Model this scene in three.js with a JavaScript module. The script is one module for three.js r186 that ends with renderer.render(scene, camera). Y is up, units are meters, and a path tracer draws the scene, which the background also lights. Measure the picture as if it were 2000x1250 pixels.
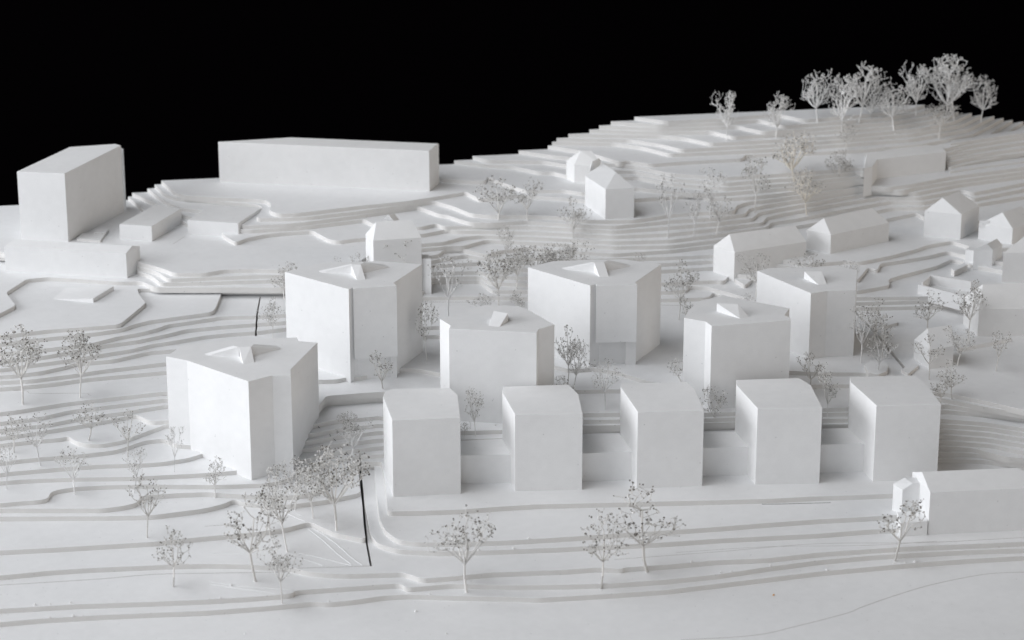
import * as THREE from 'three';
import { ConvexGeometry } from 'three/addons/geometries/ConvexGeometry.js';
import { RectAreaLightUniformsLib } from 'three/addons/lights/RectAreaLightUniformsLib.js';
import { Brush, Evaluator, SUBTRACTION } from 'three-bvh-csg';

// ---------------------------------------------------------------- camera, light, exposure
const CM = 0.01;                                    // lengths below are in centimetres of the real card model
const EYE = 44.6, PITCH = 19.9 * Math.PI / 180, LENS = 5430;
const scene = new THREE.Scene();
scene.background = new THREE.Color(0x000000);
const camera = new THREE.PerspectiveCamera(2 * Math.atan(625 / LENS) * 180 / Math.PI, 1.6, 0.05, 20);
camera.position.set(0, EYE * CM, 0);
camera.rotation.set(-PITCH, 0, 0);
camera.focus = 1.13;
camera.userData.fStop = 20;
scene.add(camera);

const renderer = new THREE.WebGLRenderer({ antialias: true });
renderer.toneMapping = THREE.LinearToneMapping;
renderer.toneMappingExposure = 1.41;
renderer.shadowMap.enabled = true;
RectAreaLightUniformsLib.init();
function softbox(color, power, w, h, pos, target) {
  const l = new THREE.RectAreaLight(color, power, w, h);
  l.position.set(...pos); l.lookAt(...target);
  scene.add(l);
  return l;
}
// softboxes for the window light on the left, plus added front and right fill
softbox(0xf9fbff, 0.90, 1.5, 1.2, [-0.357, 0.437, 1.423], [0, 0.03, -1.12]);  // added low front fill, brightens the faces towards the camera
softbox(0xf9fbff, 0.55, 1.5, 1.2, [-0.996, 1.701, 0.605], [0, 0.03, -1.12]);
softbox(0xf9fbff, 0.48, 1.5, 1.2, [-1.924, 0.703, 0.494], [0, 0.03, -1.12]);
softbox(0xf9fbff, 1.75, 1.5, 1.2, [-2.276, 0.703, -0.059], [0, 0.03, -1.12]);
softbox(0xf9fbff, 1.90, 1.5, 1.2, [-2.487, 0.703, -0.770], [0, 0.03, -1.12]);
softbox(0xf9fbff, 1.45, 0.9, 0.7, [-0.562, 1.302, -0.688], [0, 0.03, -1.25]);
softbox(0xf9fbff, 0.45, 0.9, 0.7, [-0.983, 0.592, -0.267], [0, 0.03, -1.25]);
softbox(0xf9fbff, 1.00, 0.9, 0.7, [-0.737, 1.302, -0.952], [0, 0.03, -1.25]);
softbox(0xf9fbff, 0.50, 0.9, 0.7, [-1.362, 0.418, -0.754], [0, 0.03, -1.25]);
softbox(0xf9fbff, 1.85, 0.9, 0.7, [-1.409, 0.543, -1.299], [0, 0.03, -1.25]);
softbox(0xf9fbff, 0.75, 0.9, 0.7, [-0.724, 1.329, -1.444], [0, 0.03, -1.25]);
softbox(0xfff3e6, 1.35, 1.4, 1.0, [1.9, 0.55, -0.75], [0, 0.03, -1.12]);  // added warm fill from the right

// ---------------------------------------------------------------- helpers
let seed = 7;
function rnd() { seed = (seed + 0x6d2b79f5) | 0; let t = Math.imul(seed ^ (seed >>> 15), 1 | seed); t = (t + Math.imul(t ^ (t >>> 7), 61 | t)) ^ t; return ((t ^ (t >>> 14)) >>> 0) / 4294967296; }
const used = {};
function numbered(n) { const k = used[n] = (used[n] ?? -1) + 1; return k ? n + '_' + String(k).padStart(3, '0') : n; }
function tag(o, label, category, group) { o.userData.label = label; if (category) o.userData.category = category; if (group) o.userData.group = group; return o; }
function thing(name, label, category, group) { const o = new THREE.Group(); o.name = numbered(name); scene.add(o); return tag(o, label, category, group); }
function mesh(name, geo, mat, parent = scene) { const m = new THREE.Mesh(geo, mat); m.name = parent === scene ? numbered(name) : name; m.castShadow = m.receiveShadow = true; parent.add(m); return m; }
// survey of the photograph: the point at height Y (cm) seen at photo pixel (px, py), as [x, Y, z] in cm
const S = Math.sin(PITCH), C = Math.cos(PITCH);
function at(px, py, Y) {
  const u = (px - 1000) / LENS, v = (625 - py) / LENS, dy = v * C - S, t = (Y - EYE) / dy;
  return [u * t, Y, (-C - v * S) * t];
}
const depthOf = (p) => S * (EYE - p[1]) - C * p[2];
// rear edge of the base board, a straight cut
const rearZ = (x) => x < 21.16 ? -126.4 - (x + 17.05) * 0.154 : -132.28 - (x - 21.16) * 0.56;
function rear(px, Y) { let x = 0; for (let i = 0; i < 12; i++) x = (px - 1000) / LENS * depthOf([x, Y, rearZ(x)]); return [x, Y, rearZ(x)]; }

// ---------------------------------------------------------------- materials
function noiseTexture(n, base, amp, speck) {
  const d = new Uint8Array(n * n * 4), grid = (s) => { const g = []; for (let i = 0; i < s * s; i++) g.push(rnd()); return (x, y) => { const X = x * s, Y = y * s, i = Math.floor(X), j = Math.floor(Y), a = X - i, b = Y - j, q = (p, r) => g[(p % s) + (r % s) * s], f = a * a * (3 - 2 * a), h = b * b * (3 - 2 * b); return (q(i, j) * (1 - f) + q(i + 1, j) * f) * (1 - h) + (q(i, j + 1) * (1 - f) + q(i + 1, j + 1) * f) * h; }; };
  const g1 = grid(5), g2 = grid(19), g3 = grid(73);
  for (let y = 0; y < n; y++) for (let x = 0; x < n; x++) {
    const u = x / n, v = y / n, s = rnd();
    let k = base + amp * ((g1(u, v) - 0.5) * 0.8 + (g2(u, v) - 0.5) * 0.6 + (g3(u, v) - 0.5) * 0.7 + (rnd() - 0.5) * 0.5);
    if (s < speck) k -= 14 + 40 * rnd();
    k = Math.max(0, Math.min(255, k));
    const o = (y * n + x) * 4; d[o] = k; d[o + 1] = k; d[o + 2] = k; d[o + 3] = 255;
  }
  const t = new THREE.DataTexture(d, n, n); t.wrapS = t.wrapT = THREE.RepeatWrapping; t.magFilter = THREE.LinearFilter; t.minFilter = THREE.LinearMipmapLinearFilter; t.generateMipmaps = true; t.needsUpdate = true; return t;
}
const tone = noiseTexture(512, 244, 5, 0.0004); tone.colorSpace = THREE.SRGBColorSpace; tone.repeat.set(1 / 0.17, 1 / 0.17);
const grain = noiseTexture(512, 128, 150, 0); grain.repeat.set(1 / 0.11, 1 / 0.11);
const white = (c, r = 0.85, b = 0.00005) => new THREE.MeshStandardMaterial({ color: new THREE.Color().setRGB(...c), roughness: r, map: tone, bumpMap: grain, bumpScale: b });
const M = {
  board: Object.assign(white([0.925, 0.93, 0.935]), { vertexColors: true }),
  card: white([0.93, 0.932, 0.932], 0.8, 0.00003),
  foam: white([0.92, 0.918, 0.912]),
  lamella: white([0.89, 0.893, 0.893]),
  twig: new THREE.MeshStandardMaterial({ vertexColors: true, roughness: 0.75 }),
  black: new THREE.MeshPhysicalMaterial({ color: new THREE.Color().setRGB(0.0016, 0.0012, 0.0016), roughness: 1, specularIntensity: 0 }),
  dark: new THREE.MeshStandardMaterial({ color: new THREE.Color().setRGB(0.02, 0.02, 0.02), roughness: 1 }),
  pencil: new THREE.MeshStandardMaterial({ color: new THREE.Color().setRGB(0.52, 0.50, 0.49), roughness: 0.9 }),
  rust: new THREE.MeshStandardMaterial({ color: new THREE.Color().setRGB(0.55, 0.26, 0.04), roughness: 0.8 }),
};

// ---------------------------------------------------------------- solids
function cutEdges(g, edge) {                            // sawn edges are duller and warmer than faces; darkened further for shade on risers
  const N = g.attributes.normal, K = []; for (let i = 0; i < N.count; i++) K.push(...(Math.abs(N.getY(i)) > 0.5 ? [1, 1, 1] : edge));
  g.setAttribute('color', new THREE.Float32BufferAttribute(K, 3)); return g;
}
function flat(tris, uvs) {
  const g = new THREE.BufferGeometry(); g.setAttribute('position', new THREE.Float32BufferAttribute(tris, 3)); g.setAttribute('uv', new THREE.Float32BufferAttribute(uvs, 2)); g.computeVertexNormals(); return g;
}
const area2 = (p) => p.reduce((s, a, i) => { const b = p[(i + 1) % p.length]; return s + a[0] * b[1] - b[0] * a[1]; }, 0);
// upright prism over a plan [[x, z], ...] in cm from y0 to y1, the upper edge broken by a fine chamfer
function prism(plan, y0, y1, chamfer = 0) {
  let p = plan.map((q) => [q[0], q[1]]);
  if (area2(p) < 0) p.reverse();
  const n = p.length, T = [], U = [], u0 = rnd() * 17, w0 = rnd() * 17;
  const v = (x, y, z, u, w) => { T.push(x * CM, y * CM, z * CM); U.push((u + u0) * CM, (w + w0) * CM); };
  let top = p;
  if (chamfer) top = p.map((q, i) => {
    const a = p[(i + n - 1) % n], b = p[(i + 1) % n], l1 = Math.hypot(q[0] - a[0], q[1] - a[1]) || 1, l2 = Math.hypot(b[0] - q[0], b[1] - q[1]) || 1;
    const n1 = [-(q[1] - a[1]) / l1, (q[0] - a[0]) / l1], n2 = [-(b[1] - q[1]) / l2, (b[0] - q[0]) / l2];
    const k = chamfer / Math.max(0.5, 1 + n1[0] * n2[0] + n1[1] * n2[1]);
    return [q[0] + (n1[0] + n2[0]) * k, q[1] + (n1[1] + n2[1]) * k];
  });
  const ring = (lo, hi, ya, yb) => { let run = 0; for (let i = 0; i < n; i++) { const j = (i + 1) % n, l = Math.hypot(lo[j][0] - lo[i][0], lo[j][1] - lo[i][1]);
    v(lo[i][0], ya, lo[i][1], run, ya); v(hi[i][0], yb, hi[i][1], run, yb); v(hi[j][0], yb, hi[j][1], run + l, yb);
    v(lo[i][0], ya, lo[i][1], run, ya); v(hi[j][0], yb, hi[j][1], run + l, yb); v(lo[j][0], ya, lo[j][1], run + l, ya); run += l; } };
  ring(p, p, y0, y1 - chamfer);
  if (chamfer) ring(p, top, y1 - chamfer, y1);
  const V2 = top.map((q) => new THREE.Vector2(q[0], q[1])), B2 = p.map((q) => new THREE.Vector2(q[0], q[1]));
  for (const f of THREE.ShapeUtils.triangulateShape(V2, [])) for (const i of [f[0], f[2], f[1]]) v(top[i][0], y1, top[i][1], top[i][0], top[i][1]);
  for (const f of THREE.ShapeUtils.triangulateShape(B2, [])) for (const i of f) v(p[i][0], y0, p[i][1], p[i][0], p[i][1]);
  return flat(T, U);
}
function hull(pts) {
  const g = new ConvexGeometry(pts.map((p) => new THREE.Vector3(p[0] * CM, p[1] * CM, p[2] * CM)));
  const P = g.attributes.position, N = g.attributes.normal, U = [];
  for (let i = 0; i < P.count; i++) { const a = Math.abs(N.getY(i)) > 0.5; U.push(a ? P.getX(i) : P.getX(i) + P.getZ(i), a ? P.getZ(i) : P.getY(i)); }
  g.setAttribute('uv', new THREE.Float32BufferAttribute(U, 2));
  return g;
}
const roofPlan = (list, Y) => list.map(([x, y]) => { const p = at(x, y, Y); return [p[0], p[2]]; });

// ---------------------------------------------------------------- terrain: a stack of 2 mm boards, each cut along a contour
const STEP = 0.2;
const L = (k) => (k <= 6 ? k * 0.2 : 1.2 + (k - 6) * 0.18);          // the six lowest boards are thicker
const up = (k, y) => L(k) + y - k * 0.2;
const soften = (w) => {                                // rounds each cut corner by up to 1.5 mm, then breaks long cuts into slightly uneven strokes
  for (let k = 0; k < 2; k++) {
    const o = [w[0]];
    for (let i = 1; i < w.length - 1; i++) for (const j of [i - 1, i + 1]) {
      const l = Math.hypot(w[j][0] - w[i][0], w[j][1] - w[i][1]) || 1e-6, c = Math.min(0.25 * l, k ? 0.05 : 0.12) / l;
      o.push([w[i][0] + (w[j][0] - w[i][0]) * c, w[i][1] + (w[j][1] - w[i][1]) * c]);
    }
    o.push(w[w.length - 1]); w = o;
  }
  const o = [w[0]];
  for (let i = 1; i < w.length; i++) {
    const l = Math.hypot(w[i][0] - w[i - 1][0], w[i][1] - w[i - 1][1]), n = Math.max(1, Math.round(l / 1.6));
    for (let j = 1; j <= n; j++) { const f = j / n, e = j < n ? 0.06 : 0; o.push([w[i - 1][0] + (w[i][0] - w[i - 1][0]) * f + (rnd() - 0.5) * e, w[i - 1][1] + (w[i][1] - w[i - 1][1]) * f + (rnd() - 0.5) * e]); }
  }
  return o;
};
// photo points along the visible front cut of each board, left to right; 'B' = the cut starts or ends on the rear edge at that column
const cuts = {
  1: '-60,1221 0,1215 80,1208 200,1201 400,1193 520,1184 613,1175 640,1177 690,1172 752,1163 800,1161 900,1164 1000,1166 1050,1168 1100,1165 1200,1159 1300,1152 1400,1140 1500,1128 1600,1116 1700,1107 1800,1098 1900,1091 2060,1083',
  2: '-60,1195 0,1189 150,1180 300,1175 400,1171 500,1165 571,1159 577,1153 650,1148 752,1141 781,1139 794,1148 880,1140 1000,1143 1100,1142 1200,1139 1300,1132 1400,1122 1500,1107 1600,1094 1700,1085 1800,1079 1900,1074 2060,1069',
  3: '-60,1129 0,1124 100,1114 250,1106 400,1101 470,1102 560,1107 578,1111 600,1116 640,1120 677,1121 788,1118 824,1130 900,1124 960,1118 1100,1113 1168,1108 1215,1111 1221,1108 1300,1103 1400,1094 1500,1090 1600,1079 1700,1072 1800,1066 2060,1055',
  4: '-60,1080 0,1075 100,1070 200,1064 300,1058 400,1048 500,1039 560,1031 604,1019 655,1041 714,1053 708,990 702,913 705,913 713,990 724,1045 737,1061 776,1073 858,1077 950,1075 1100,1069 1200,1064 1300,1059 1400,1052 1500,1047 1600,1042 1700,1034 1800,1030 2060,1012',
  5: '-60,1011 0,1009 200,1008 300,1006 400,993 440,983 456,975 475,981 520,985 570,985 640,976 704,962 701,930 699,909 706,908 731,907 735,964 741,1013 753,1037 776,1054 815,1059 900,1059 1000,1055 1100,1049 1200,1042 1300,1036 1400,1029 1500,1021 1600,1014 1680,1010 1740,1006 1800,1004 2060,985',
  6: '-60,995 0,993 130,993 200,993 240,988 267,982 276,968 330,964 400,961 480,966 560,968 600,964 630,955 642,944 665,925 693,903 699,902 745,901 750,930 757,999 900,995 1046,985 1230,981 1500,974 1600,969 1740,964 1800,961 2060,945',
  7: '-60,986 0,983 40,979 75,977 94,973 99,961 115,956 148,951 200,948 280,946 430,947 520,944 555,937 600,915 640,902 697,890 740,887 900,882 1500,874 1838,896 1920,898 1985,908 2060,913',
  8: '-60,946 0,940 50,936 130,933 260,931 340,927 400,924 460,919 540,910 600,895 660,881 745,871 900,872 1500,864 1838,883 1910,886 1975,900 2060,906',
  9: '-60,930 0,924 24,921 116,913 200,907 280,905 320,902 370,894 397,885 480,885 600,876 650,867 745,856 900,868 1500,854 1838,871 1900,875 1965,892 2060,899',
  10: '-60,909 0,902 40,897 80,893 170,886 220,880 240,875 280,861 300,858 320,857 345,868 480,875 600,862 660,851 745,841 900,865 1500,850 1838,860 1940,868 1990,880 2060,888',
  11: '-60,872 0,867 60,860 120,855 133,852 148,862 170,867 200,867 240,860 280,845 326,828 480,840 600,848 660,837 745,827 900,863 1500,846 1838,849 1930,856 2060,877',
  12: '-60,858 0,853 60,845 160,829 220,818 254,811 267,810 281,817 296,823 328,820 480,825 600,832 650,821 745,812 880,861 1212,851 1606,838 1700,836 1838,838 1930,845 2060,866',
  13: '-60,842 0,838 96,827 160,814 240,804 326,790 480,800 600,810 620,803 635,786 700,781 745,778 800,790 870,860 985,855 1140,839 1212,837 1376,833 1440,831 1606,829 1700,827 1838,828 1930,834 2060,855',
  14: '-60,829 0,824 80,814 136,801 200,793 326,778 480,790 600,806 622,798 636,779 700,774 745,771 800,780 870,843 985,839 1140,831 1212,830 1376,826 1440,824 1606,818 1700,817 1838,818 1920,824 2060,844',
  15: '-60,811 0,805 34,801 128,786 216,776 326,764 480,775 600,800 624,791 637,773 700,768 745,765 800,770 870,800 1050,822 1085,823 1140,820 1212,819 1376,817 1440,815 1606,806 1700,805 1850,801 1900,805 2060,823',
  16: '-60,761 0,757 60,752 100,748 172,738 250,731 326,724 440,728 560,738 622,742 660,741 673,737 700,736 784,719 816,720 858,728 900,735 1050,806 1085,811 1140,807 1212,806 1376,806 1440,804 1606,797 1700,794 1850,790 1910,799 2060,817',
  17: '-60,748 0,744 60,741 140,731 200,722 324,707 440,700 498,690 556,685 700,680 823,655 858,654 930,680 1050,760 1085,764 1130,761 1212,760 1300,765 1400,775 1541,752 1650,750 1700,752 1850,780 1930,795 2060,816',
  18: '-60,738 0,733 30,731 80,725 130,714 150,708 220,702 290,686 350,681 440,676 498,668 556,662 700,655 823,638 858,636 930,650 1000,690 1085,714 1112,721 1160,718 1205,725 1265,744 1320,752 1440,735 1541,724 1600,727 1680,727 1715,732 1790,764 1848,767 1920,782 2060,813',
  19: '-60,725 0,720 60,711 130,702 210,689 260,681 300,671 330,667 400,655 450,650 498,647 556,640 640,625 740,600 823,580 880,579 960,578 1031,580 1150,584 1310,583 1385,580 1393,571 1440,590 1480,600 1600,602 1674,600 1862,596 1885,605 2060,610',
  20: '-60,709 0,704 90,694 210,672 270,664 330,651 362,643 390,640 430,636 498,631 556,627 640,615 740,592 823,572 843,549 862,548 938,547 960,566 1031,567 1150,572 1310,568 1339,566 1346,558 1380,560 1420,570 1480,590 1600,592 1674,590 1860,585 1885,592 2060,597',
  21: '-60,693 0,688 100,679 180,670 230,657 280,648 310,640 328,633 350,630 384,625 430,618 450,617 498,616 556,613 640,605 740,585 823,560 843,541 938,539 958,551 1031,553 1150,556 1310,551 1396,547 1414,549 1425,537 1440,548 1455,557 1470,545 1490,560 1600,582 1674,580 1800,579 1850,576 2060,575',
  22: '-60,674 0,670 60,662 120,656 194,648 240,641 262,633 290,626 340,619 414,609 421,602 431,577 433,566 500,567 556,566 640,570 740,570 830,545 843,531 938,529 955,538 1031,540 1150,536 1310,526 1390,521 1405,520 1420,530 1440,536 1480,540 1600,565 1674,568 1738,556 1735,545 1760,537 1830,519 1860,505 1885,512 1905,519 2060,545',
  23: '-60,660 0,655 40,650 100,643 175,638 234,633 260,612 285,591 272,575 268,563 303,564 400,564 556,564 640,555 740,548 820,530 843,517 930,512 936,511 933,504 950,520 975,526 1031,524 1150,520 1310,513 1395,508 1430,512 1500,515 1600,525 1676,546 1695,522 1714,527 1720,514 1760,508 1815,499 1850,490 1880,497 1905,505 2060,525',
  24: '-60,640 0,612 31,596 12,571 52,545 92,541 160,545 232,550 275,549 303,561 400,561 556,561 640,545 740,532 820,513 880,501 910,497 940,502 975,506 1031,502 1150,506 1310,501 1392,497 1480,500 1580,515 1650,509 1680,511 1740,499 1790,486 1812,478 1860,470 1880,477 1910,486 2060,480',
  25: '-60,500 0,502 252,512 270,530 290,536 303,543 312,552 400,550 500,547 556,545 640,535 740,515 823,501 855,497 867,488 900,486 930,492 955,497 972,490 1030,482 1100,489 1200,495 1310,488 1395,478 1480,476 1580,470 1650,450 1740,425 1790,415 1805,424 1890,435 2060,405',
  26: '-60,496 0,498 252,506 271,521 300,528 316,536 327,544 400,541 500,537 556,536 640,528 740,500 823,485 850,483 880,480 906,480 926,474 950,468 1030,472 1200,481 1310,479 1400,468 1500,452 1560,440 1650,425 1740,405 1800,404 1880,392 1905,398 1930,394 2060,372',
  27: '-60,490 0,492 12,494 254,500 272,513 300,519 322,526 340,533 400,533 440,526 500,525 556,527 640,524 700,512 740,485 820,476 868,472 900,463 940,459 1030,462 1200,471 1310,468 1400,457 1500,442 1506,434 1560,426 1640,410 1740,392 1800,394 1878,380 1900,388 1925,383 2060,356',
  28: 'B250 272,402 300,430 345,425 372,440 430,448 437,460 460,473 484,464 520,457 560,453 610,450 641,467 660,470 700,465 740,462 824,457 870,448 890,450 940,450 1030,452 1200,460 1310,455 1400,445 1490,434 1497,424 1530,416 1620,400 1720,384 1795,385 1878,370 1900,376 2060,345',
  29: 'B258 300,395 345,416 380,425 440,439 456,447 484,449 560,444 600,441 700,429 711,428 735,440 822,443 852,436 866,442 900,441 940,441 1030,441 1200,450 1310,442 1400,434 1470,426 1481,415 1520,407 1620,390 1710,374 1788,376 1870,360 2060,334',
  30: 'B288 318,390 350,405 402,411 455,431 474,440 486,440 560,437 600,433 700,420 817,403 858,418 875,420 890,426 920,434 960,435 1030,431 1130,438 1200,441 1310,430 1400,424 1456,417 1463,407 1500,399 1600,384 1700,368 1762,372 1785,366 1870,352 2060,326',
  31: 'B302 320,378 340,385 420,392 480,397 508,401 513,407 500,426 560,425 600,423 700,412 848,392 880,401 893,406 920,417 960,420 1030,420 1100,423 1140,429 1182,430 1240,429 1310,418 1380,413 1434,412 1439,401 1460,394 1520,387 1600,376 1690,363 1735,365 1776,360 1860,344 2000,326 2060,319',
  32: 'B315 330,366 340,375 360,381 420,385 490,388 521,391 529,398 526,411 542,417 580,416 640,409 700,402 800,392 900,376 909,374 936,388 1010,380 1060,383 1127,388 1160,393 1240,388 1300,384 1360,380 1378,385 1424,386 1460,384 1520,378 1600,367 1700,353 1712,341 1730,327 1842,312 1853,327 1885,320 1960,306 2060,291',
  33: 'B846 858,348 920,353 950,353 951,345 1000,363 1026,371 1100,370 1140,376 1200,370 1240,366 1300,372 1360,377 1416,376 1560,364 1690,349 1704,342 1722,325 1838,305 1853,317 1885,310 1960,296 2060,276',
  34: 'B887 940,320 1000,324 1030,330 1052,335 1080,335 1105,342 1180,348 1245,344 1255,347 1310,358 1416,366 1560,356 1680,343 1694,338 1714,322 1836,300 1853,307 1950,285 2060,262',
  35: 'B923 952,312 1062,314 1105,321 1180,332 1240,333 1250,336 1310,348 1416,357 1550,347 1674,335 1688,336 1706,318 1834,296 1852,298 1940,275 B1999',
  36: 'B1013 1085,304 1120,307 1170,317 1235,323 1310,338 1400,345 1417,346 1550,337 1674,327 1688,328 1700,316 1832,292 1850,289 1920,270 B1978',
  37: 'B1070 1128,293 1168,303 1212,316 1226,313 1270,320 1350,314 1450,309 1456,302 1500,300 1560,298 1690,291 1800,281 1900,262 B1960',
  38: 'B1078 1200,279 1253,286 1308,300 1380,297 1480,292 1600,284 1780,271 1890,252 B1942',
  39: 'B1087 1230,272 1285,280 1330,291 1420,286 1600,276 1780,261 1880,243 B1918',
  40: 'B1110 1290,264 1336,268 1388,279 1500,273 1650,264 1800,250 1865,236 B1898',
  41: 'B1151 1290,257 1391,256 1432,266 1600,257 1750,246 1840,233 B1872',
  42: 'B1170 1290,250 1400,247 1440,245 1490,256 1600,249 1740,238 1820,226 B1845',
  43: 'B1193 1290,243 1400,239 1483,233 1530,245 1600,240 1720,230 1800,219 B1822',
  44: 'B1239 1300,236 1400,231 1518,222 1574,233 1700,222 1780,212 B1806',
};
const plans = [[[-48, -62], [50, -62], [50, rearZ(50)], [21.16, rearZ(21.16)], [-48, rearZ(-48)]]];
for (let k = 1; k <= 44; k++) {
  const Y = L(k), words = cuts[k].split(' ');
  let w = words.map((s) => { const p = s[0] === 'B' ? rear(+s.slice(1), Y) : at(...s.split(',').map(Number), Y); return [p[0], p[2]]; });
  w = w.map(([x, z]) => [x, Math.max(z, rearZ(x) + 0.02)]);
  w = soften(w);
  if (words[0][0] !== 'B') { w.unshift([-48, w[0][1]]); }
  if (words[words.length - 1][0] !== 'B') { w.push([50, Math.max(w[w.length - 1][1], rearZ(50) + 1)], [50, rearZ(50)], [21.16, rearZ(21.16)]); }
  if (words[0][0] === 'B' && words[words.length - 1][0] === 'B' && w[w.length - 1][0] > 21.3 && w[0][0] < 21) w.push([21.16, rearZ(21.16) + 0.02]);
  if (words[0][0] !== 'B') w.push([-48, rearZ(-48)]);
  plans.push(w.map(([x, z]) => [x, z + k * 0.0004]));
}
const terrain = new THREE.Group(); terrain.name = 'terrain'; scene.add(terrain);
terrain.userData = { kind: 'structure', label: 'white stepped hillside of stacked card layers with cut contour edges' };
const slots = [
  { from: 0, to: 8, pts: [[701, 902, 1.0], [705, 902, 1.0], [718, 1050, 0.8], [727, 1106, 0.6], [722.5, 1106, 0.6], [714, 1050, 0.8]] },
  { from: 12, to: 21, pts: [[507, 580, L(21)], [509.5, 580, L(21)], [505.5, 620, L(19)], [501.5, 664, L(17)], [498, 664, L(17)], [502.3, 620, L(19)]] },
  { from: 16, to: 21, pts: [[1655, 596, L(18)], [1661, 596, L(18)], [1706, 642, L(18)], [1808, 764, L(18)], [1801, 764, L(18)], [1699, 642, L(18)]] },
];
const evaluator = new Evaluator(); evaluator.attributes = ['position', 'normal', 'uv']; evaluator.useGroups = false;
for (let k = 0; k <= 44; k++) {
  let g = prism(plans[k], k ? L(k) - 0.26 : -1.2, L(k), k ? 0.008 : 0);
  for (const s of slots) if (k >= s.from && k <= s.to) {
    const cutter = new Brush(prism(s.pts.map(([x, y, Y]) => { const p = at(x, y, Y); return [p[0], p[2]]; }), -4, 12)); cutter.updateMatrixWorld();
    const board = new Brush(g); board.updateMatrixWorld();
    g = evaluator.evaluate(board, cutter, SUBTRACTION).geometry;
  }
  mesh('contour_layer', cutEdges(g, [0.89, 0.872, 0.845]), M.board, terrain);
}
function inside(p, x, z) { let c = false; for (let i = 0, j = p.length - 1; i < p.length; j = i++) if ((p[i][1] > z) !== (p[j][1] > z) && x < (p[j][0] - p[i][0]) * (z - p[i][1]) / (p[j][1] - p[i][1]) + p[i][0]) c = !c; return c; }
function ground(px, py) { for (let k = 44; k >= 0; k--) { const p = at(px, py, L(k)); if (inside(plans[k], p[0], p[2])) return p; } return at(px, py, 0); }

// board under the model, table and black cloth behind
const under = mesh('table_top', prism([[-70, -40], [75, -40], [75, -128], [-70, -118]], -5, -1.3), M.dark); under.userData = { kind: 'structure', label: 'dark table top carrying the white model' };
{ const g = prism([[-420, -236], [430, -236], [430, -240], [-420, -240]], -120, 260); const b = mesh('backdrop', g, M.black); b.userData = { kind: 'structure', label: 'plain black cloth backdrop behind the white model' }; }

// ---------------------------------------------------------------- buildings
function drop(y) { return y - 0.25; }
function block(name, label, category, group, plan, y, k, m = M.card, ch = 0.012) {
  const o = thing(name, label, category, group), Y = up(k, y);
  o.top = Y;
  mesh('body', prism(roofPlan(plan, Y), drop(L(k)), Y, ch), m, o);
  return o;
}
// sloping skylight arm: high end (two photo points at roof + h) falling to the roof at its foot
function arm(o, y, h, high, foot) {
  const P = [], Y = o.top;
  for (const [x, y] of high) { const p = at(x, y, Y + h); P.push(p, [p[0], Y - 0.02, p[2]]); }
  for (const [x, y] of foot) { const p = at(x, y, Y + 0.004); P.push(p, [p[0], Y - 0.02, p[2]]); }
  mesh('skylight', hull(P), M.card, o);
}
const T1 = 'faceted white tower blocks';
let t = block('tower_block', 'nearest white faceted tower, left of the row of five blocks, star skylight on roof', 'tower block', null,
  [[324, 696], [365, 704], [485, 745], [532, 733], [568, 732], [568, 721], [620, 669], [583, 666], [580, 659], [520, 660], [430, 665], [357, 674]], 5.57, 7);
arm(t, 5.57, 0.4, [[456, 675], [466, 678]], [[400, 691], [405, 694]]);
arm(t, 5.57, 0.4, [[467, 677], [490, 677]], [[475, 711], [497, 708]]);
arm(t, 5.57, 0.4, [[490, 677], [496, 672]], [[550, 681], [540, 675]]);

function bayTower(label, full, lower, y, k, bayLow) {      // the upper storeys jut out over a recessed foot
  const o = thing('tower_block', label, 'tower block'), Y = up(k, y), low2 = L(k) + bayLow;
  o.top = Y;
  mesh('body', prism(roofPlan(full, Y), low2, Y, 0.012), M.card, o);
  mesh('recessed_foot', prism(roofPlan(lower, Y), drop(L(k)), low2), M.card, o);
  return o;
}
t = bayTower('tall white tower with overhanging bay, behind the left end of the row of five blocks', [[556, 531], [681, 565], [689, 561.2], [690, 563.2], [774.5, 557.8], [769, 552.5], [824, 516], [740, 510], [630, 513]], [[556, 531], [681, 565], [689, 561.2], [696, 559.5], [760, 555], [761, 556.5], [773, 555.6], [769, 552.5], [824, 516], [740, 510], [630, 513]], 7.12, 15, 1.0);
arm(t, 7.12, 0.4, [[686, 515], [689, 517]], [[623, 529], [626, 532]]);
arm(t, 7.12, 0.4, [[686, 516], [705, 517]], [[697, 547], [714, 546]]);
arm(t, 7.12, 0.4, [[705, 516], [711, 512]], [[761, 522], [748, 516]]);
t = bayTower('white tower with overhanging bay at the centre rear, below the hillside houses', [[1031, 522], [1153, 558], [1164, 554.6], [1165, 557.2], [1244.5, 555.8], [1241, 551], [1292, 516], [1215, 506], [1150, 507], [1080, 510]], [[1031, 522], [1153, 558], [1164, 554.6], [1172, 552.2], [1223, 551.0], [1224, 553.6], [1244, 553.2], [1241, 551], [1292, 516], [1215, 506], [1150, 507], [1080, 510]], 7.2, 18, 1.08);
arm(t, 7.2, 0.4, [[1156, 512], [1161, 513]], [[1098, 523], [1102, 526]]);
arm(t, 7.2, 0.4, [[1161, 513], [1180, 512]], [[1171, 541], [1189, 540]]);
arm(t, 7.2, 0.4, [[1180, 512], [1188, 508]], [[1232, 520], [1222, 515]]);
t = block('tower_block', 'white tower with flat front and single wedge skylight, directly behind the two leftmost row blocks', 'tower block', null,
  [[859, 623], [880, 636], [877, 642], [1048, 650], [1053, 642.5], [1083, 634], [1030, 604], [1012, 597], [945, 596], [930, 600]], 6.75, 14);
arm(t, 6.75, 0.34, [[964, 607], [984, 604], [992, 612]], [[955, 636], [976, 638]]);
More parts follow.
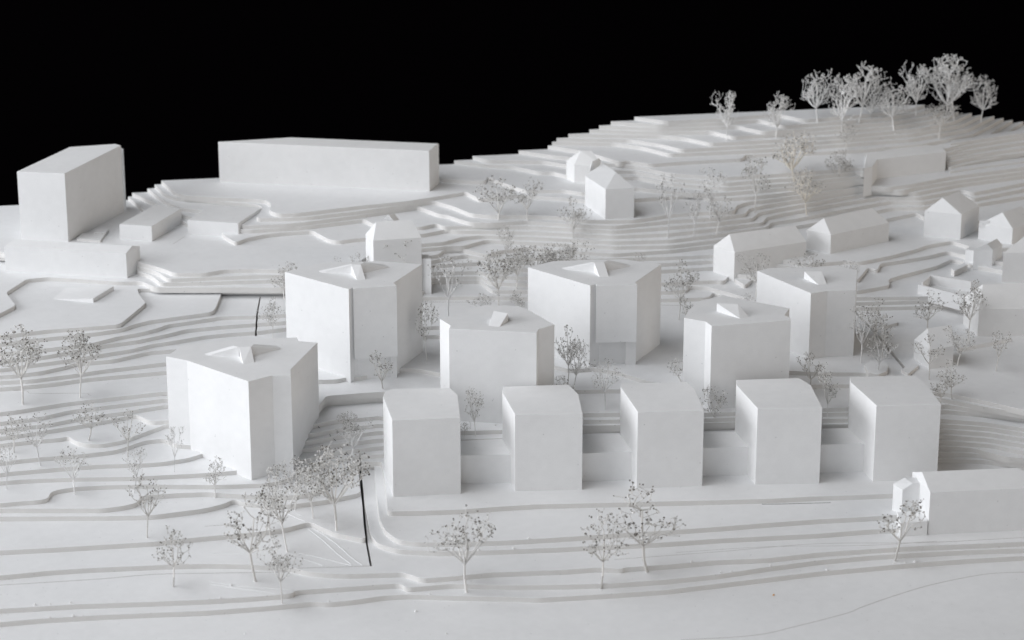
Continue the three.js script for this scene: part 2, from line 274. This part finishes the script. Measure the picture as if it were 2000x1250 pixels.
t = block('tower_block', 'white tower with small notched rear corner, behind the third and fourth row blocks', 'tower block', null,
  [[1336, 621], [1378, 628], [1390, 637], [1545, 625], [1542, 619], [1533, 616], [1542, 602], [1412, 577], [1365, 588], [1347, 603]], 6.75, 14);
arm(t, 6.75, 0.34, [[1400, 592], [1420, 590], [1441, 594]], [[1445, 622], [1463, 619]]);
t = block('tower_block', 'rightmost white faceted tower, in front of the long gabled houses', 'tower block', null,
  [[1479, 529], [1584, 573], [1616, 568], [1672, 566], [1675, 527], [1640, 521], [1505, 523]], 6.55, 18);
arm(t, 6.55, 0.32, [[1571, 530], [1586, 526], [1605, 530]], [[1598, 556], [1615, 555]]);

const rows = [
  ['leftmost of the five white blocks standing in a row in front', [[766, 821], [899, 815], [894, 772], [880, 758], [766, 759], [753, 764], [748, 775]]],
  ['second from left of the five white blocks standing in a row', [[1006, 810], [1138, 808], [1130, 770], [1110, 751], [983, 755], [981, 766]]],
  ['middle one of the five white blocks standing in a row', [[1246, 805], [1375, 801], [1357, 760], [1342, 746], [1213, 748], [1212, 756]]],
  ['fourth from left of the five white blocks standing in a row', [[1480, 798], [1606, 796], [1584, 752], [1561, 738], [1438, 742], [1438, 752]]],
  ['rightmost of the five white blocks in a row, behind the house at the corner', [[1712, 792], [1838, 789], [1809, 751], [1788, 733], [1660, 736], [1661, 746]]],
];
for (const [label, p] of rows) block('row_block', label, 'apartment block', 'white blocks standing in a row', p, L(6) + 3.22, 6);
const low = [
  ['low white link between the first and second row blocks', [[890, 890], [1004, 887], [990, 856], [888, 859]]],
  ['low white link between the second and middle row blocks', [[1130, 886], [1243, 881], [1222, 849], [1128, 851]]],
  ['low white link between the middle and fourth row blocks', [[1366, 875], [1474, 872], [1452, 842], [1362, 845]]],
  ['low white link between the fourth and rightmost row blocks', [[1596, 869], [1706, 865], [1682, 835], [1590, 838]]],
];
for (const [label, p] of low) block('link_building', label, 'low building', 'low links between the row blocks', p, L(6) + 1.22, 6);

t = block('slab_building', 'tall white slab at the far left, end wall towards the viewer', 'slab building', null, [[33, 335], [126, 339], [236, 284], [225, 281], [136, 287]], 8.64, 27);
mesh('rear_wing', prism(roofPlan([[230, 288], [241, 291], [236, 288], [226, 285]], up(27, 8.42)), L(27) - 0.2, up(27, 8.42), 0.012), M.card, t);
block('slab_building', 'long white slab standing alone on the rear terrace', 'slab building', null, [[426, 277], [838, 295], [857, 280], [569, 268]], 8.37, 32, M.foam, 0.03);
block('flat_building', 'low flat white building beside the tall slab at the left', 'flat building', null, [[233, 438], [296, 442], [354, 407], [304, 399]], 6.12, 27);
block('flat_building', 'wide low flat building below the rear terrace, left of the long slab', 'flat building', null, [[366, 430], [465, 436], [511, 406], [414, 399]], 6.1, 27);
block('flat_building', 'wide flat building set into the hillside at upper right, under the hilltop trees', 'flat building', null, [[1688, 329], [1704, 325], [1714, 311], [1848, 296], [1838, 286], [1786, 280], [1692, 302]], 7.16, 30, M.foam);
block('flat_building', 'narrow white box against the right wall of the hipped house', 'shed', null, [[820, 505], [842, 506], [837, 497], [818, 497]], 5.45, 19);

function house(label, lv, y, eave, ridge, ry, m = M.card) {
  const base = L(lv), Y = up(lv, y), ridgeY = up(lv, ry), o = thing('house', label, 'house');
  const [a, b, c] = eave.slice(0, 3).map(([x, y]) => at(x, y, Y)), d = [a[0] + c[0] - b[0], Y, a[2] + c[2] - b[2]];
  const E = [a, b, c, d];
  mesh('wall', prism(E.map((p) => [p[0], p[2]]), drop(base), Y), m, o);
  const r0 = at(...ridge[0], ridgeY), r1 = ridge[1] ? at(...ridge[1], ridgeY) : [r0[0] + c[0] - b[0], ridgeY, r0[2] + c[2] - b[2]];
  mesh('roof', hull([...E, r0, r1]), m, o);
  return o;
}
function box(o, name, plan, Y, y0, m = M.card) { mesh(name, prism(roofPlan(plan, Y), y0, Y, 0.008), m, o); }
house('long white gabled house on the slope behind the rightmost tower, left of its twin', 21, 5.44, [[1394, 480], [1435, 493], [1575, 472]], [[1425, 457], [1553, 440]], 6.0, M.foam);
house('long white gabled house higher up the slope, right of its twin', 23, 5.68, [[1576, 449], [1623, 459], [1737, 435]], [[1609, 426], [1703, 406]], 6.22, M.foam);
house('white house with broad gable wall at the right, above the pair of smaller gabled houses', 25, 6.02, [[1806, 412], [1878, 419], [1913, 402]], [[1841, 386], [1872, 374]], 6.62);
let h = house('small pointed white gable house near the right edge, below the broad gable wall', 24, 5.54, [[1912, 437], [1978, 447], [2016, 434]], [[1958, 415]], 6.12);
box(h, 'dormer', [[1913, 431], [1932, 432], [1940, 425], [1920, 424]], up(24, 5.72), up(24, 5.4));
h = house('smallest white gabled house with low side annex at the right', 22, 5.18, [[1902, 488], [1939, 488], [1958, 478]], [[1928, 476]], 5.5);
box(h, 'annex', [[1886, 487], [1904, 490], [1912, 484], [1894, 481]], up(22, 5.0), 3.8);
house('white house cut by the right edge, blank wall facing the lane', 21, 5.6, [[1960, 494], [2055, 494], [2090, 482]], [[2006, 457]], 6.35);
house('long white hall at the right edge with tall narrow white end wall', 18, 4.83, [[1884, 580], [1912, 604], [2080, 603]], [[1920, 555], [2085, 551]], 5.58, M.foam);
house('little white gabled house by the seam, behind the rightmost row block', 18, 4.46, [[1786, 663], [1817, 683], [1863, 676]], [[1812, 641]], 5.0);
h = house('white house behind the left bay tower, hipped roof with small rear gable', 19, 6.47, [[714, 457], [729, 470], [823, 464]], [[735, 433], [804, 429]], 7.04);
{ const c = [[748, 429], [770, 433], [780, 429], [758, 424]].map(([x, y]) => at(x, y, up(19, 6.95))); const r = at(759, 419, up(19, 7.34)), r2 = at(769, 416, up(19, 7.34)); mesh('dormer', hull([...c, r, r2]), M.card, h); }
house('long low white house at left edge with shallow gabled roof', 24, 5.96, [[273, 481], [246, 495], [8, 482]], [[258, 480], [28, 467]], 6.14);
h = house('white hipped house on the hill, grey end wall facing front', 31, 7.63, [[1239, 367], [1183, 370], [1143, 343]], [[1203, 336], [1178, 319]], 7.97);
{ const c = [[1152, 334], [1161, 332], [1173, 322], [1166, 320]].map(([x, y]) => at(x, y, up(31, 7.62))); mesh('dormer', hull([...c, ...c.map((p) => [p[0], p[1] + 0.22, p[2]]), at(1157, 315, up(31, 8.2)), at(1169, 309, up(31, 8.2))]), M.card, h); }
house('pale hipped house behind the larger hillside house', 32, 7.45, [[1178, 325], [1122, 322], [1106, 314]], [[1134, 294], [1155, 294]], 8.02, M.foam);
h = house('low white house in the right foreground with an L shaped annex', 3, 2.35, [[1782, 922], [1817, 962], [2070, 951]], [[1801, 922], [1986, 914]], 2.62);
mesh('annex', hull([[1763, 957, 2.02], [1783, 944, 2.26], [1799, 943, 2.26], [1745, 945, 2.1], [1766, 933, 2.3], [1784, 932, 2.3]].flatMap(([x, y, Y]) => { const p = at(x, y, Y); return [p, [p[0], 0.4, p[2]]]; })), M.card, h);
box(h, 'porch', [[1759, 1021], [1812, 1018], [1803, 996], [1752, 1000]], 1.18, 0.4);
{ const o = thing('walled_court', 'roofless white court of thin low walls beside the long hall', 'walls');
  const w = (a, b, Y, hgt) => { const p = at(...a, Y), q = at(...b, Y), l = Math.hypot(q[0] - p[0], q[2] - p[2]), n = [-(q[2] - p[2]) / l * 0.07, (q[0] - p[0]) / l * 0.07]; mesh('wall', prism([[p[0], p[2]], [q[0], q[2]], [q[0] + n[0], q[2] + n[1]], [p[0] + n[0], p[2] + n[1]]], Y - hgt, Y), M.card, o); };
  w([1795, 555], [1884, 577], up(21, 4.62), 0.7); w([1817, 536], [1898, 549], up(21, 4.66), 0.7); w([1800, 551], [1816, 537], up(21, 4.64), 0.7); }
{ const o = thing('retaining_wall', 'thin white wall running out from the end of the long hall', 'wall');
  const w = (a, b, Y) => { const p = at(...a, Y), q = at(...b, Y), l = Math.hypot(q[0] - p[0], q[2] - p[2]), n = [-(q[2] - p[2]) / l * 0.12, (q[0] - p[0]) / l * 0.12]; mesh('body', prism([[p[0], p[2]], [q[0], q[2]], [q[0] + n[0], q[2] + n[1]], [p[0] + n[0], p[2] + n[1]]], 2.9, Y), M.card, o); };
  w([1868, 679], [1972, 659], up(18, 3.76)); }

for (let k = 31; k <= 36; k++) {                    // thinner boards let in between, on the bank at the far right
  const y = [0, 335, 317, 310, 300, 291, 281][k - 30], z = [0, 308, 291, 280, 269, 258, 252][k - 30];
  plate([[1856, y], [1900, y - (y - z) * 0.25], [1960, y - (y - z) * 0.55], [2060, z], [2060, z - 9], [1960, y - (y - z) * 0.55 - 7], [1858, y - 7]], L(k) + 0.09, L(k) - 0.1);
}
// loose plates and steps laid on the boards
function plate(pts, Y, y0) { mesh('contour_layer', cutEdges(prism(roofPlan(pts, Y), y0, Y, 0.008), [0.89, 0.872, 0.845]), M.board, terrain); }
function ramp(high, lowp, k) { mesh('ramp', hull([...high.flatMap(([x, y]) => { const p = at(x, y, L(k) + 0.19); return [p, [p[0], L(k) - 0.05, p[2]]]; }), ...lowp.map(([x, y]) => at(x, y, L(k) - 0.02))]), M.card, terrain); }
ramp([[222, 559], [208, 561], [182, 583]], [[120, 562], [95, 584]], 23);
plate([[186, 446], [212, 446], [206, 455], [184, 455]], up(27, 5.56), 4.7); plate([[150, 466], [196, 470], [205, 458], [160, 455]], up(27, 5.5), 4.7);
plate([[1688, 712], [1700, 704], [1724, 702], [1735, 714], [1733, 724], [1716, 731], [1697, 728]], up(18, 3.78), 3.1);
plate([[1760, 722], [1775, 712], [1792, 708], [1794, 714], [1774, 730]], up(18, 3.74), 3.1);
plate([[1722, 632], [1752, 624], [1753, 630], [1726, 637]], up(18, 3.74), 3.1);
plate([[1858, 524], [1886, 512], [1890, 517], [1864, 529]], up(22, 4.5), 3.8);
// fine scored path lines, a pencil line, and seams drawn as grey strips
function strip(name, px, r, m, lift = 0.012) {
  const pts = px.map(([x, y]) => { const p = ground(x, y); return new THREE.Vector3(p[0] * CM, (p[1] + lift) * CM, p[2] * CM); });
  mesh(name, new THREE.TubeGeometry(new THREE.CatmullRomCurve3(pts, false, 'centripetal'), pts.length * 8, r * CM, 4, false), m, terrain);
}
for (const l of [[[612, 1032], [640, 1050], [668, 1072], [690, 1092], [708, 1104]], [[602, 1033], [630, 1055], [662, 1084], [686, 1102]], [[585, 1081], [620, 1088], [655, 1097], [688, 1105]], [[560, 1088], [590, 1092], [612, 1098], [632, 1105]], [[405, 1080], [450, 1081], [500, 1083]],
  [[470, 981], [500, 988], [525, 990], [552, 999], [580, 1012], [596, 1018]], [[468, 977], [520, 982], [560, 995], [590, 1008]], [[405, 1135], [450, 1142], [500, 1147], [572, 1152]], [[410, 1141], [470, 1150], [540, 1159]]]) strip('score_line', l, 0.022, M.card, 0.0);
strip('pencil_seam_line', [[1330, 1250], [1480, 1240], [1560, 1222], [1662, 1195], [1680, 1187], [1790, 1150], [1860, 1133], [1930, 1121], [2010, 1117]], 0.012, M.pencil, 0.0);
strip('pencil_seam_line', [[1200, 1093], [1400, 1078], [1600, 1062], [1800, 1060], [2000, 1050]], 0.01, M.pencil, 0.0);
strip('pencil_seam_line', [[1320, 1079], [1500, 1068], [1700, 1065], [1830, 1057]], 0.008, M.pencil, 0.0);
strip('pencil_seam_line', [[400, 1028], [430, 1026], [470, 1024]], 0.01, M.pencil, 0.0);
strip('pencil_seam_line', [[338, 476], [350, 469], [361, 462]], 0.01, M.pencil, 0.0);
strip('pencil_seam_line', [[0, 1143], [100, 1137], [200, 1130.5], [300, 1122], [400, 1120], [570, 1117]], 0.014, M.pencil, 0.0);  // seam of the insert, its dark groove drawn as a grey strip
strip('pencil_seam_line', [[580, 1110], [650, 1108], [724, 1105.5]], 0.014, M.pencil, 0.0);  // the same insert seam, drawn on towards the gap
for (const l of [[[823, 590], [880, 590], [950, 590.5]], [[1250, 595], [1290, 596], [1335, 597]], [[0, 763], [54, 764], [56, 768], [172, 769], [174, 772], [276, 774], [326, 773]]]) strip('pencil_seam_line', l, 0.011, M.pencil, 0.0);  // street seams and the upper insert seam, drawn as grey strips
for (const l of [[[618, 826], [624, 836], [641, 843], [646, 852], [656, 861], [681, 889], [691, 895], [700, 904]], [[1488, 985], [1530, 984.5], [1580, 983], [1622, 982]]]) strip('open_joint', l, 0.011, M.dark, 0.0);
// crumbs of foam left along the lowest cuts
{
  const parts = [], ball = new THREE.IcosahedronGeometry(1, 0);
  const spots = [[97, 1207], [143, 1204], [161, 1203], [199, 1202], [268, 1200], [310, 1175], [284, 1199], [138, 1178], [98, 1180], [68, 1182], [935, 1075], [1003, 1072], [1022, 1054], [1033, 1053], [1408, 1119], [1428, 1117], [1505, 1106], [1521, 1126], [1533, 1026], [1615, 1114], [1745, 1101], [1768, 1099], [1787, 1098], [1790, 1107], [1612, 1113], [839, 1161], [1036, 1143], [1217, 1158], [642, 1175], [622, 1177], [452, 1144], [430, 1169], [408, 1170], [872, 1238], [812, 1195], [478, 1238], [1350, 1098], [905, 706], [968, 831], [1258, 745]];
  const P = [], N = [];
  for (const [x, y] of spots) { const p = ground(x, y), s = (0.022 + 0.028 * rnd()), g = ball.clone().scale(s * 1.3, s, s * 1.1).rotateY(rnd() * 6).rotateX(rnd()).translate(p[0], p[1] + s * 0.7, p[2]); P.push(...g.attributes.position.array); N.push(...g.attributes.normal.array); }
  const g = new THREE.BufferGeometry(); g.setAttribute('position', new THREE.Float32BufferAttribute(P.map((v) => v * CM), 3)); g.setAttribute('normal', new THREE.Float32BufferAttribute(N, 3));
  g.setAttribute('uv', new THREE.Float32BufferAttribute(new Float32Array(P.length / 3 * 2), 2));
  const c = mesh('foam_crumbs', g, M.foam); c.userData = { kind: 'stuff', label: 'tiny white foam crumbs along the lowest card edges', category: 'crumbs' };
}

// ---------------------------------------------------------------- trees: sprigs of dried plant, dusted with white paint
function sprig(sd, o) {
  const keep = seed; seed = sd;
  const tr = { P: [], N: [], K: [] }, cr = { P: [], N: [], K: [] };
  const col = (k, warm) => [k * (1 + 0.06 * warm), k, k * (1 - 0.10 * warm)];
  function tube(b, p, q, r0, r1, sides, k0, warm) {
    const d = new THREE.Vector3().subVectors(q, p).normalize(), a = new THREE.Vector3(d.y, -d.x, 0.3).cross(d).normalize(), c = new THREE.Vector3().crossVectors(d, a);
    const ring = (o2, r) => { const out = []; for (let i = 0; i < sides; i++) { const t2 = i / sides * Math.PI * 2, n = a.clone().multiplyScalar(Math.cos(t2)).addScaledVector(c, Math.sin(t2)); out.push([o2.clone().addScaledVector(n, r), n]); } return out; };
    const A = ring(p, r0), B = ring(q, r1), kk = col(k0, warm);
    for (let i = 0; i < sides; i++) { const j = (i + 1) % sides; for (const [v, n] of [A[i], A[j], B[j], A[i], B[j], B[i]]) { b.P.push(v.x, v.y, v.z); b.N.push(n.x, n.y, n.z); b.K.push(...kk); } }
  }
  const oct = new THREE.OctahedronGeometry(1, 0);
  function bud(p, s) {
    const dark = rnd() < o.dark, k = dark ? 0.08 + 0.2 * rnd() : 0.45 + 0.4 * rnd(), kk = col(k, dark ? 1.2 : 0.2);
    const g = oct.clone().scale(s * (0.8 + 0.6 * rnd()), s * (0.8 + 0.7 * rnd()), s * (0.8 + 0.6 * rnd())).rotateX(rnd() * 6).rotateZ(rnd() * 6).translate(p.x, p.y, p.z);
    const a = g.attributes.position.array, n = g.attributes.normal.array;
    for (let i = 0; i < a.length; i++) { cr.P.push(a[i]); cr.N.push(n[i]); }
    for (let i = 0; i < a.length / 3; i++) cr.K.push(...kk);
  }
  const R = () => rnd() - 0.5;
  // clumps of tips fill the crown; each tip joins the nearest limb, and limbs thicken with what they carry
  const nodes = [], add = (p, up2) => { nodes.push({ p, up: up2, load: 0, kids: 0, path: up2 < 0 ? 0 : nodes[up2].path + p.distanceTo(nodes[up2].p) }); return nodes.length - 1; };
  add(new THREE.Vector3(0, -0.03, 0), -1);
  const bend = new THREE.Vector3(R() * 0.07, o.trunk * 0.5, R() * 0.07); add(bend, 0);
  let fork = add(new THREE.Vector3(bend.x * 1.6 + R() * 0.03, o.trunk, bend.z * 1.6 + R() * 0.03), 1);
  const F = nodes[fork].p, clumps = [];
  for (let i = 0; i < o.clumps; i++) { const an = i / o.clumps * 6.283 + R() * 1.2, t2 = i === 0 ? 0.9 : 0.52 + 0.36 * rnd(), w = i === 0 ? 0.07 : (0.1 + 0.2 * (t2 - 0.4)) * (0.8 + 0.9 * rnd()); clumps.push([new THREE.Vector3(F.x + Math.cos(an) * w, t2, F.z + Math.sin(an) * w), o.clump * (0.7 + 0.6 * rnd())]); }
  const tips = [];
  for (const [c, rad] of clumps) for (let i = 0; i < o.tips / o.clumps; i++) { const v = new THREE.Vector3(R(), R(), R()).multiplyScalar(2); if (v.length() > 1) v.normalize().multiplyScalar(0.6 + 0.5 * rnd()); tips.push(c.clone().add(new THREE.Vector3(v.x * rad * 1.1, v.y * rad, v.z * rad * 1.1))); }
  const limbs = clumps.map(([c, rad]) => {                        // one main limb to the underside of each clump
    const e = c.clone().lerp(F, 0.25); e.y -= rad * 0.25; const m1 = F.clone().lerp(e, 0.5); m1.y -= 0.025 * rnd(); m1.x += R() * 0.03; m1.z += R() * 0.03;
    return add(e, add(m1, fork));
  });
  tips.sort((a, b) => a.distanceToSquared(F) - b.distanceToSquared(F));
  const ends = [];
  for (const q of tips) {
    let best = fork, bd = 9;
    for (let i = 2; i < nodes.length; i++) { const n = nodes[i], dd = n.p.distanceTo(q) + 0.28 * n.path + (n.p.y > q.y ? 0.06 : 0) + n.kids * 0.012; if (dd < bd) { bd = dd; best = i; } }
    nodes[best].kids++;
    const a = nodes[best].p, len = a.distanceTo(q), k = Math.max(1, Math.round(len / 0.055)); let at2 = best;
    for (let i = 1; i <= k; i++) { const e = a.clone().lerp(q, i / k); if (i < k) { e.x += R() * 0.02; e.y += R() * 0.014 - 0.012 * Math.sin(i / k * 3.1); e.z += R() * 0.02; } at2 = add(e, at2); }
    ends.push(at2);
  }
  for (const e of ends) for (let i = e; i >= 0; i = nodes[i].up) nodes[i].load++;
  const rad = (n) => Math.min(0.0115, o.thin * Math.pow(Math.max(1, n.load), 0.36));
  for (let i = 1; i < nodes.length; i++) {
    const n = nodes[i], m = nodes[n.up]; if (!n.load) continue;
    const b = i <= fork ? tr : cr, r1 = rad(n), r0 = i <= fork ? r1 * 1.08 : Math.min(rad(m), r1 * 1.35), k = o.pale * (0.72 + 0.4 * rnd());
    tube(b, m.p, n.p, r0, r1, i <= fork ? 7 : n.load > 4 ? 5 : 3, k, o.warm);
    if (i > fork + 2 && n.kids > 0 && rnd() < 0.5) bud(n.p, o.size * (0.6 + 0.5 * rnd()));
  }
  for (const e of ends) {
    const q = nodes[e].p; bud(q, o.size * (0.75 + 0.5 * rnd()));
    for (let i = 0; i < o.buds; i++) { if (rnd() < 0.35) continue; const e2 = q.clone().add(new THREE.Vector3(R(), R() * 0.8 + 0.2, R()).multiplyScalar(0.06)); tube(cr, q, e2, o.thin, o.thin * 0.8, 3, o.pale * (0.8 + 0.3 * rnd()), o.warm); bud(e2, o.size * (0.6 + 0.5 * rnd())); }
  }
  const geo = (b) => { const g = new THREE.BufferGeometry(); g.setAttribute('position', new THREE.Float32BufferAttribute(b.P, 3)); g.setAttribute('normal', new THREE.Float32BufferAttribute(b.N, 3)); g.setAttribute('color', new THREE.Float32BufferAttribute(b.K, 3)); g.computeBoundingBox(); return g; };
  const trunk = geo(tr), crown = geo(cr);
  const bb = crown.boundingBox, w = ((bb.max.x - bb.min.x) + (bb.max.z - bb.min.z)) / 2, top = bb.max.y, cx = (bb.max.x + bb.min.x) / 2;
  seed = keep;
  return { trunk, crown, w, top };
}
const set = (ids, o) => ids.map((v) => sprig(v * 97, { trunk: 0.33, ...o, clumps: o.clumps + (v % 3) - 1 }));
const kinds = {
  d: set([11, 12, 13], { tips: 270, clumps: 10, clump: 0.135, buds: 2, size: 0.0102, dark: 0.36, thin: 0.0024, pale: 0.76, warm: 0.35 }),     // dense
  m: set([21, 22, 23, 24, 25], { tips: 165, clumps: 9, clump: 0.13, buds: 2, size: 0.0102, dark: 0.33, thin: 0.0026, pale: 0.78, warm: 0.25 }), // medium
  s: set([31, 32, 33, 34], { tips: 84, clumps: 8, clump: 0.13, buds: 2, size: 0.0115, dark: 0.38, thin: 0.0028, pale: 0.72, warm: 0.4 }),      // sparse
  w: set([41, 42, 43], { tips: 100, clumps: 8, clump: 0.13, buds: 2, size: 0.0108, dark: 0.18, thin: 0.0029, pale: 0.86, warm: 0.05 }),        // pale
  f: set([51, 52, 53], { tips: 230, clumps: 10, clump: 0.14, buds: 2, size: 0.0112, dark: 0.0, thin: 0.0031, pale: 1.0, warm: 0.1 }),          // hilltop
  b: set([61, 62], { tips: 250, clumps: 10, clump: 0.145, buds: 2, size: 0.0112, dark: 0.1, thin: 0.0029, pale: 0.88, warm: 1.0 }),            // beige
};
// kind | foot x | foot y | top y | crown width (photo pixels) | label
const trees = `d|44|790|632|104|leaning dense tree at left edge, left of the darkest tree on the stepped slope
d|156|777|637|82|darkest dense tree on the stepped slope left of the nearest tower
s|27|884|804|52|brown twig tree at left edge, touching the pale crown on its right
w|80|910|805|62|pale tree at left just right of the brown twig tree
w|13|955|865|48|pale tree cut by the left edge, lowest on that edge
s|172|860|785|70|dark fan shaped twig tree standing on the curved plate left of nearest tower
s|249|893|803|58|dark open twig tree behind a pale one, left of the nearest tower
w|146|965|868|60|pale twig tree in the bend of the S shaped card edge
w|262|963|870|48|narrow pale tree in front of the dark open twig tree
w|341|922|828|36|slim pale tree against the left face of the nearest tower
m|421|972|888|50|small tree with an orange crumb at its foot before the nearest tower
s|287|1050|914|66|tall dark leaning tree left of the nearest tower's foot
s|338|1146|1018|72|lone twig tree on the lowest left terrace
s|500|1136|962|110|tall bent sprig with wide crown before the clump beside the nearest tower
m|551|1178|1038|82|front tree of the clump, on the lowest step below the nearest tower
m|562|1078|908|96|thin trunked tree in the middle of the clump below the nearest tower
m|576|996|890|60|rear tree of the clump, close to the nearest tower's corner
d|658|1047|868|124|largest bushy tree of the clump, beside the black gap
w|686|902|815|66|white leafless sprig between nearest tower and leftmost row block
d|681|872|797|38|small greenish tuft behind the white sprig beside nearest tower
s|752|775|682|62|tree before the left bay tower, rising behind the leftmost row block
m|929|852|752|44|neat small tree between the first and second row blocks
s|906|856|822|26|broken little twig at the right side of the leftmost row block
m|912|1157|974|126|tall front tree below the gap between first and second row blocks
s|1173|1150|982|84|tall thin front tree below the gap between second and middle row blocks
s|1265|1117|944|126|widest open front tree below the middle row block
s|1747|1095|968|100|dark budded tree in front of the right foreground house annex
w|1182|800|700|60|pale tree between the second and middle row blocks
m|1109|752|630|56|dark upright tree beside the centre rear tower's left wall
m|1120|758|674|54|shorter dark tree leaning right beside the centre rear tower
w|1100|800|735|54|pale twig tips just above the second row block
m|1330|775|697|46|small tree above the middle row block
m|1397|840|750|62|tree in the gap between the middle and fourth row blocks
s|1582|766|683|46|greenish dark twig behind the fourth row block
m|1614|825|706|46|tall slim tree between the fourth and rightmost row blocks
w|1681|709|598|50|white bare sprig beside the rightmost tower's right corner
w|1713|730|658|56|white forked sprig on the round plate right of rightmost tower
s|1706|684|577|46|dark upright sprig behind the white sprigs at right
s|1809|655|568|58|dark loose tree between rightmost tower and long hall
m|1890|665|545|70|tall tree before the narrow end wall of the long hall
s|1815|742|655|50|twig tree directly before the little gabled house
m|1869|714|645|66|bushy tree right of the little gabled house
s|1945|725|640|44|lone tree at right on the smooth plane before the hall
s|1836|800|722|44|dark tree at the upper right corner of the rightmost row block
s|1860|780|704|46|dark tree just behind the corner tree of rightmost row block
w|876|625|495|72|whitish tall tree between the left bay tower and centre rear tower
m|834|706|585|40|slim tree in the shade right of the left bay tower
d|974|600|488|68|big dense tree left of the centre rear tower
d|1050|560|474|84|dense bush behind the left roof corner of the centre rear tower
m|1120|560|464|62|tree crown above the centre rear tower's skylight
w|940|628|570|56|faint pale shrub behind the tower with single wedge skylight
m|1012|630|560|36|narrow dark tuft left of the centre rear tower's left wall
m|1325|625|503|68|clear forked tree right of the centre rear tower
s|1346|640|578|44|small dark twig behind the notched tower's left corner
m|1476|582|499|62|tree before the long gabled house, left of rightmost tower
m|1578|566|494|68|low row of buds above the rightmost tower's roof
m|1662|566|507|38|dark tuft at the rightmost tower's rear right corner
w|1466|622|574|52|pale twig tips behind the notched tower
s|1250|545|491|24|small sprig above the centre rear tower's right roof edge
m|556|585|511|68|flat topped tree behind the left roof corner of the left bay tower
m|533|668|579|50|round bushy tree beside the black slot left of the bay tower
s|606|702|654|34|little twigs above the nearest tower's rear corner
s|655|552|502|32|leftmost small sprig above the left bay tower's skylight
s|694|552|494|28|middle small sprig above the left bay tower's skylight
s|721|552|497|18|thin sprig at the hipped house's left wall
m|772|548|456|82|wide tree in front of the hipped house
m|970|452|347|80|large round tree on the edge of the round hillside terrace
m|990|522|434|34|slender tree just below the round terrace
m|1032|437|345|60|tree with brown foot on the rim of the round terrace
m|1118|480|382|62|tree in front of the hillside house's left wall
w|1304|472|340|58|pale tall tree on the slope right of the hillside house
w|1386|425|330|52|pale tree before the white corner of the upper terrace
m|1399|457|384|60|lower tree right of the tall pale slope tree
m|1475|415|304|62|tree with a thin straight trunk on the contour slope
b|1552|362|262|96|big pinkish pale tree at the foot of the hilltop slope
b|1576|428|328|76|beige bushy tree below the big pinkish pale tree
d|1634|374|291|54|small dark tree left of the flat hillside building
f|1418|281|178|52|leftmost tree on the hilltop, against black
f|1512|284|180|52|second tree from the left on the hilltop
f|1598|247|141|66|third hilltop tree from the left, forked low
f|1646|278|150|66|hilltop tree with its foot lowest, left of the tallest pair
f|1675|248|122|82|tall spreading hilltop tree in the middle group
f|1748|262|164|86|low wide hilltop tree right of the middle group
f|1788|236|125|62|upright hilltop tree just left of the largest crown
f|1865|234|108|104|largest hilltop tree with a round white crown
d|1835|271|197|68|darker small tree below the largest hilltop crown
f|1913|246|147|58|rightmost tree on the hilltop, against black
s|1651|300|236|40|faint slim tree on the hill slope below the middle group
m|612|1012|898|74|tree of the clump with its foot between the largest bushy one and the nearest tower
m|528|1046|928|64|tree of the clump standing behind the tall bent sprig
f|1702|250|160|60|short tree at the right of the tallest hilltop pair
f|1846|242|128|84|tree overlapping the left side of the largest hilltop crown
d|1008|566|486|62|dense tree between the big dense tree and the centre rear tower's roof corner
d|1092|556|470|60|dense tree behind the centre rear tower, below the round terrace
s|1722|700|612|44|thin dark sprig right of the white bare sprig at the rightmost tower
w|1352|470|372|46|thin pale tree between the two pale trees on the slope`.split('\n').map((l) => l.split('|'));
const count = {};
trees.forEach(([kind, fx, fy, ty, cw, label]) => {
  const i = count[kind] = (count[kind] ?? -1) + 1, sp = kinds[kind][i % kinds[kind].length];
  const o = thing('tree', label, 'tree', 'dried twig trees');
  const p = ground(+fx, +fy), D = depthOf(p), k = LENS / D, hgt = (fy - ty) / (k * 0.945), wid = 1.1 * cw / k;
  o.position.set(p[0] * CM, (p[1] - 0.01) * CM, p[2] * CM);
  mesh('trunk', sp.trunk, M.twig, o); mesh('crown', sp.crown, M.twig, o);
  const sy = hgt / sp.top, sx = wid / sp.w;
  o.rotation.y = rnd() * 6.28;
  o.scale.set(sx * CM, sy * CM, sx * CM);
});
{ const o = thing('leaf_fragment', 'orange crumb of dried leaf at the foot of a small tree', 'leaf'); const p = ground(422, 966); mesh('flake', hull([[p[0] - 0.1, p[1] + 0.01, p[2]], [p[0] + 0.08, p[1] + 0.12, p[2]], [p[0] + 0.1, p[1] + 0.02, p[2] + 0.05], [p[0], p[1] + 0.13, p[2] - 0.04]]), M.rust, o); }
{ const o = thing('leaf_fragment', 'brown speck lying on the smooth foreground board at right', 'leaf'); const p = ground(1511, 1163); mesh('flake', hull([[p[0] - 0.05, p[1], p[2]], [p[0] + 0.05, p[1] + 0.03, p[2]], [p[0], p[1] + 0.02, p[2] + 0.06], [p[0], p[1] + 0.05, p[2] - 0.03]]), M.rust, o); }

renderer.render(scene, camera);
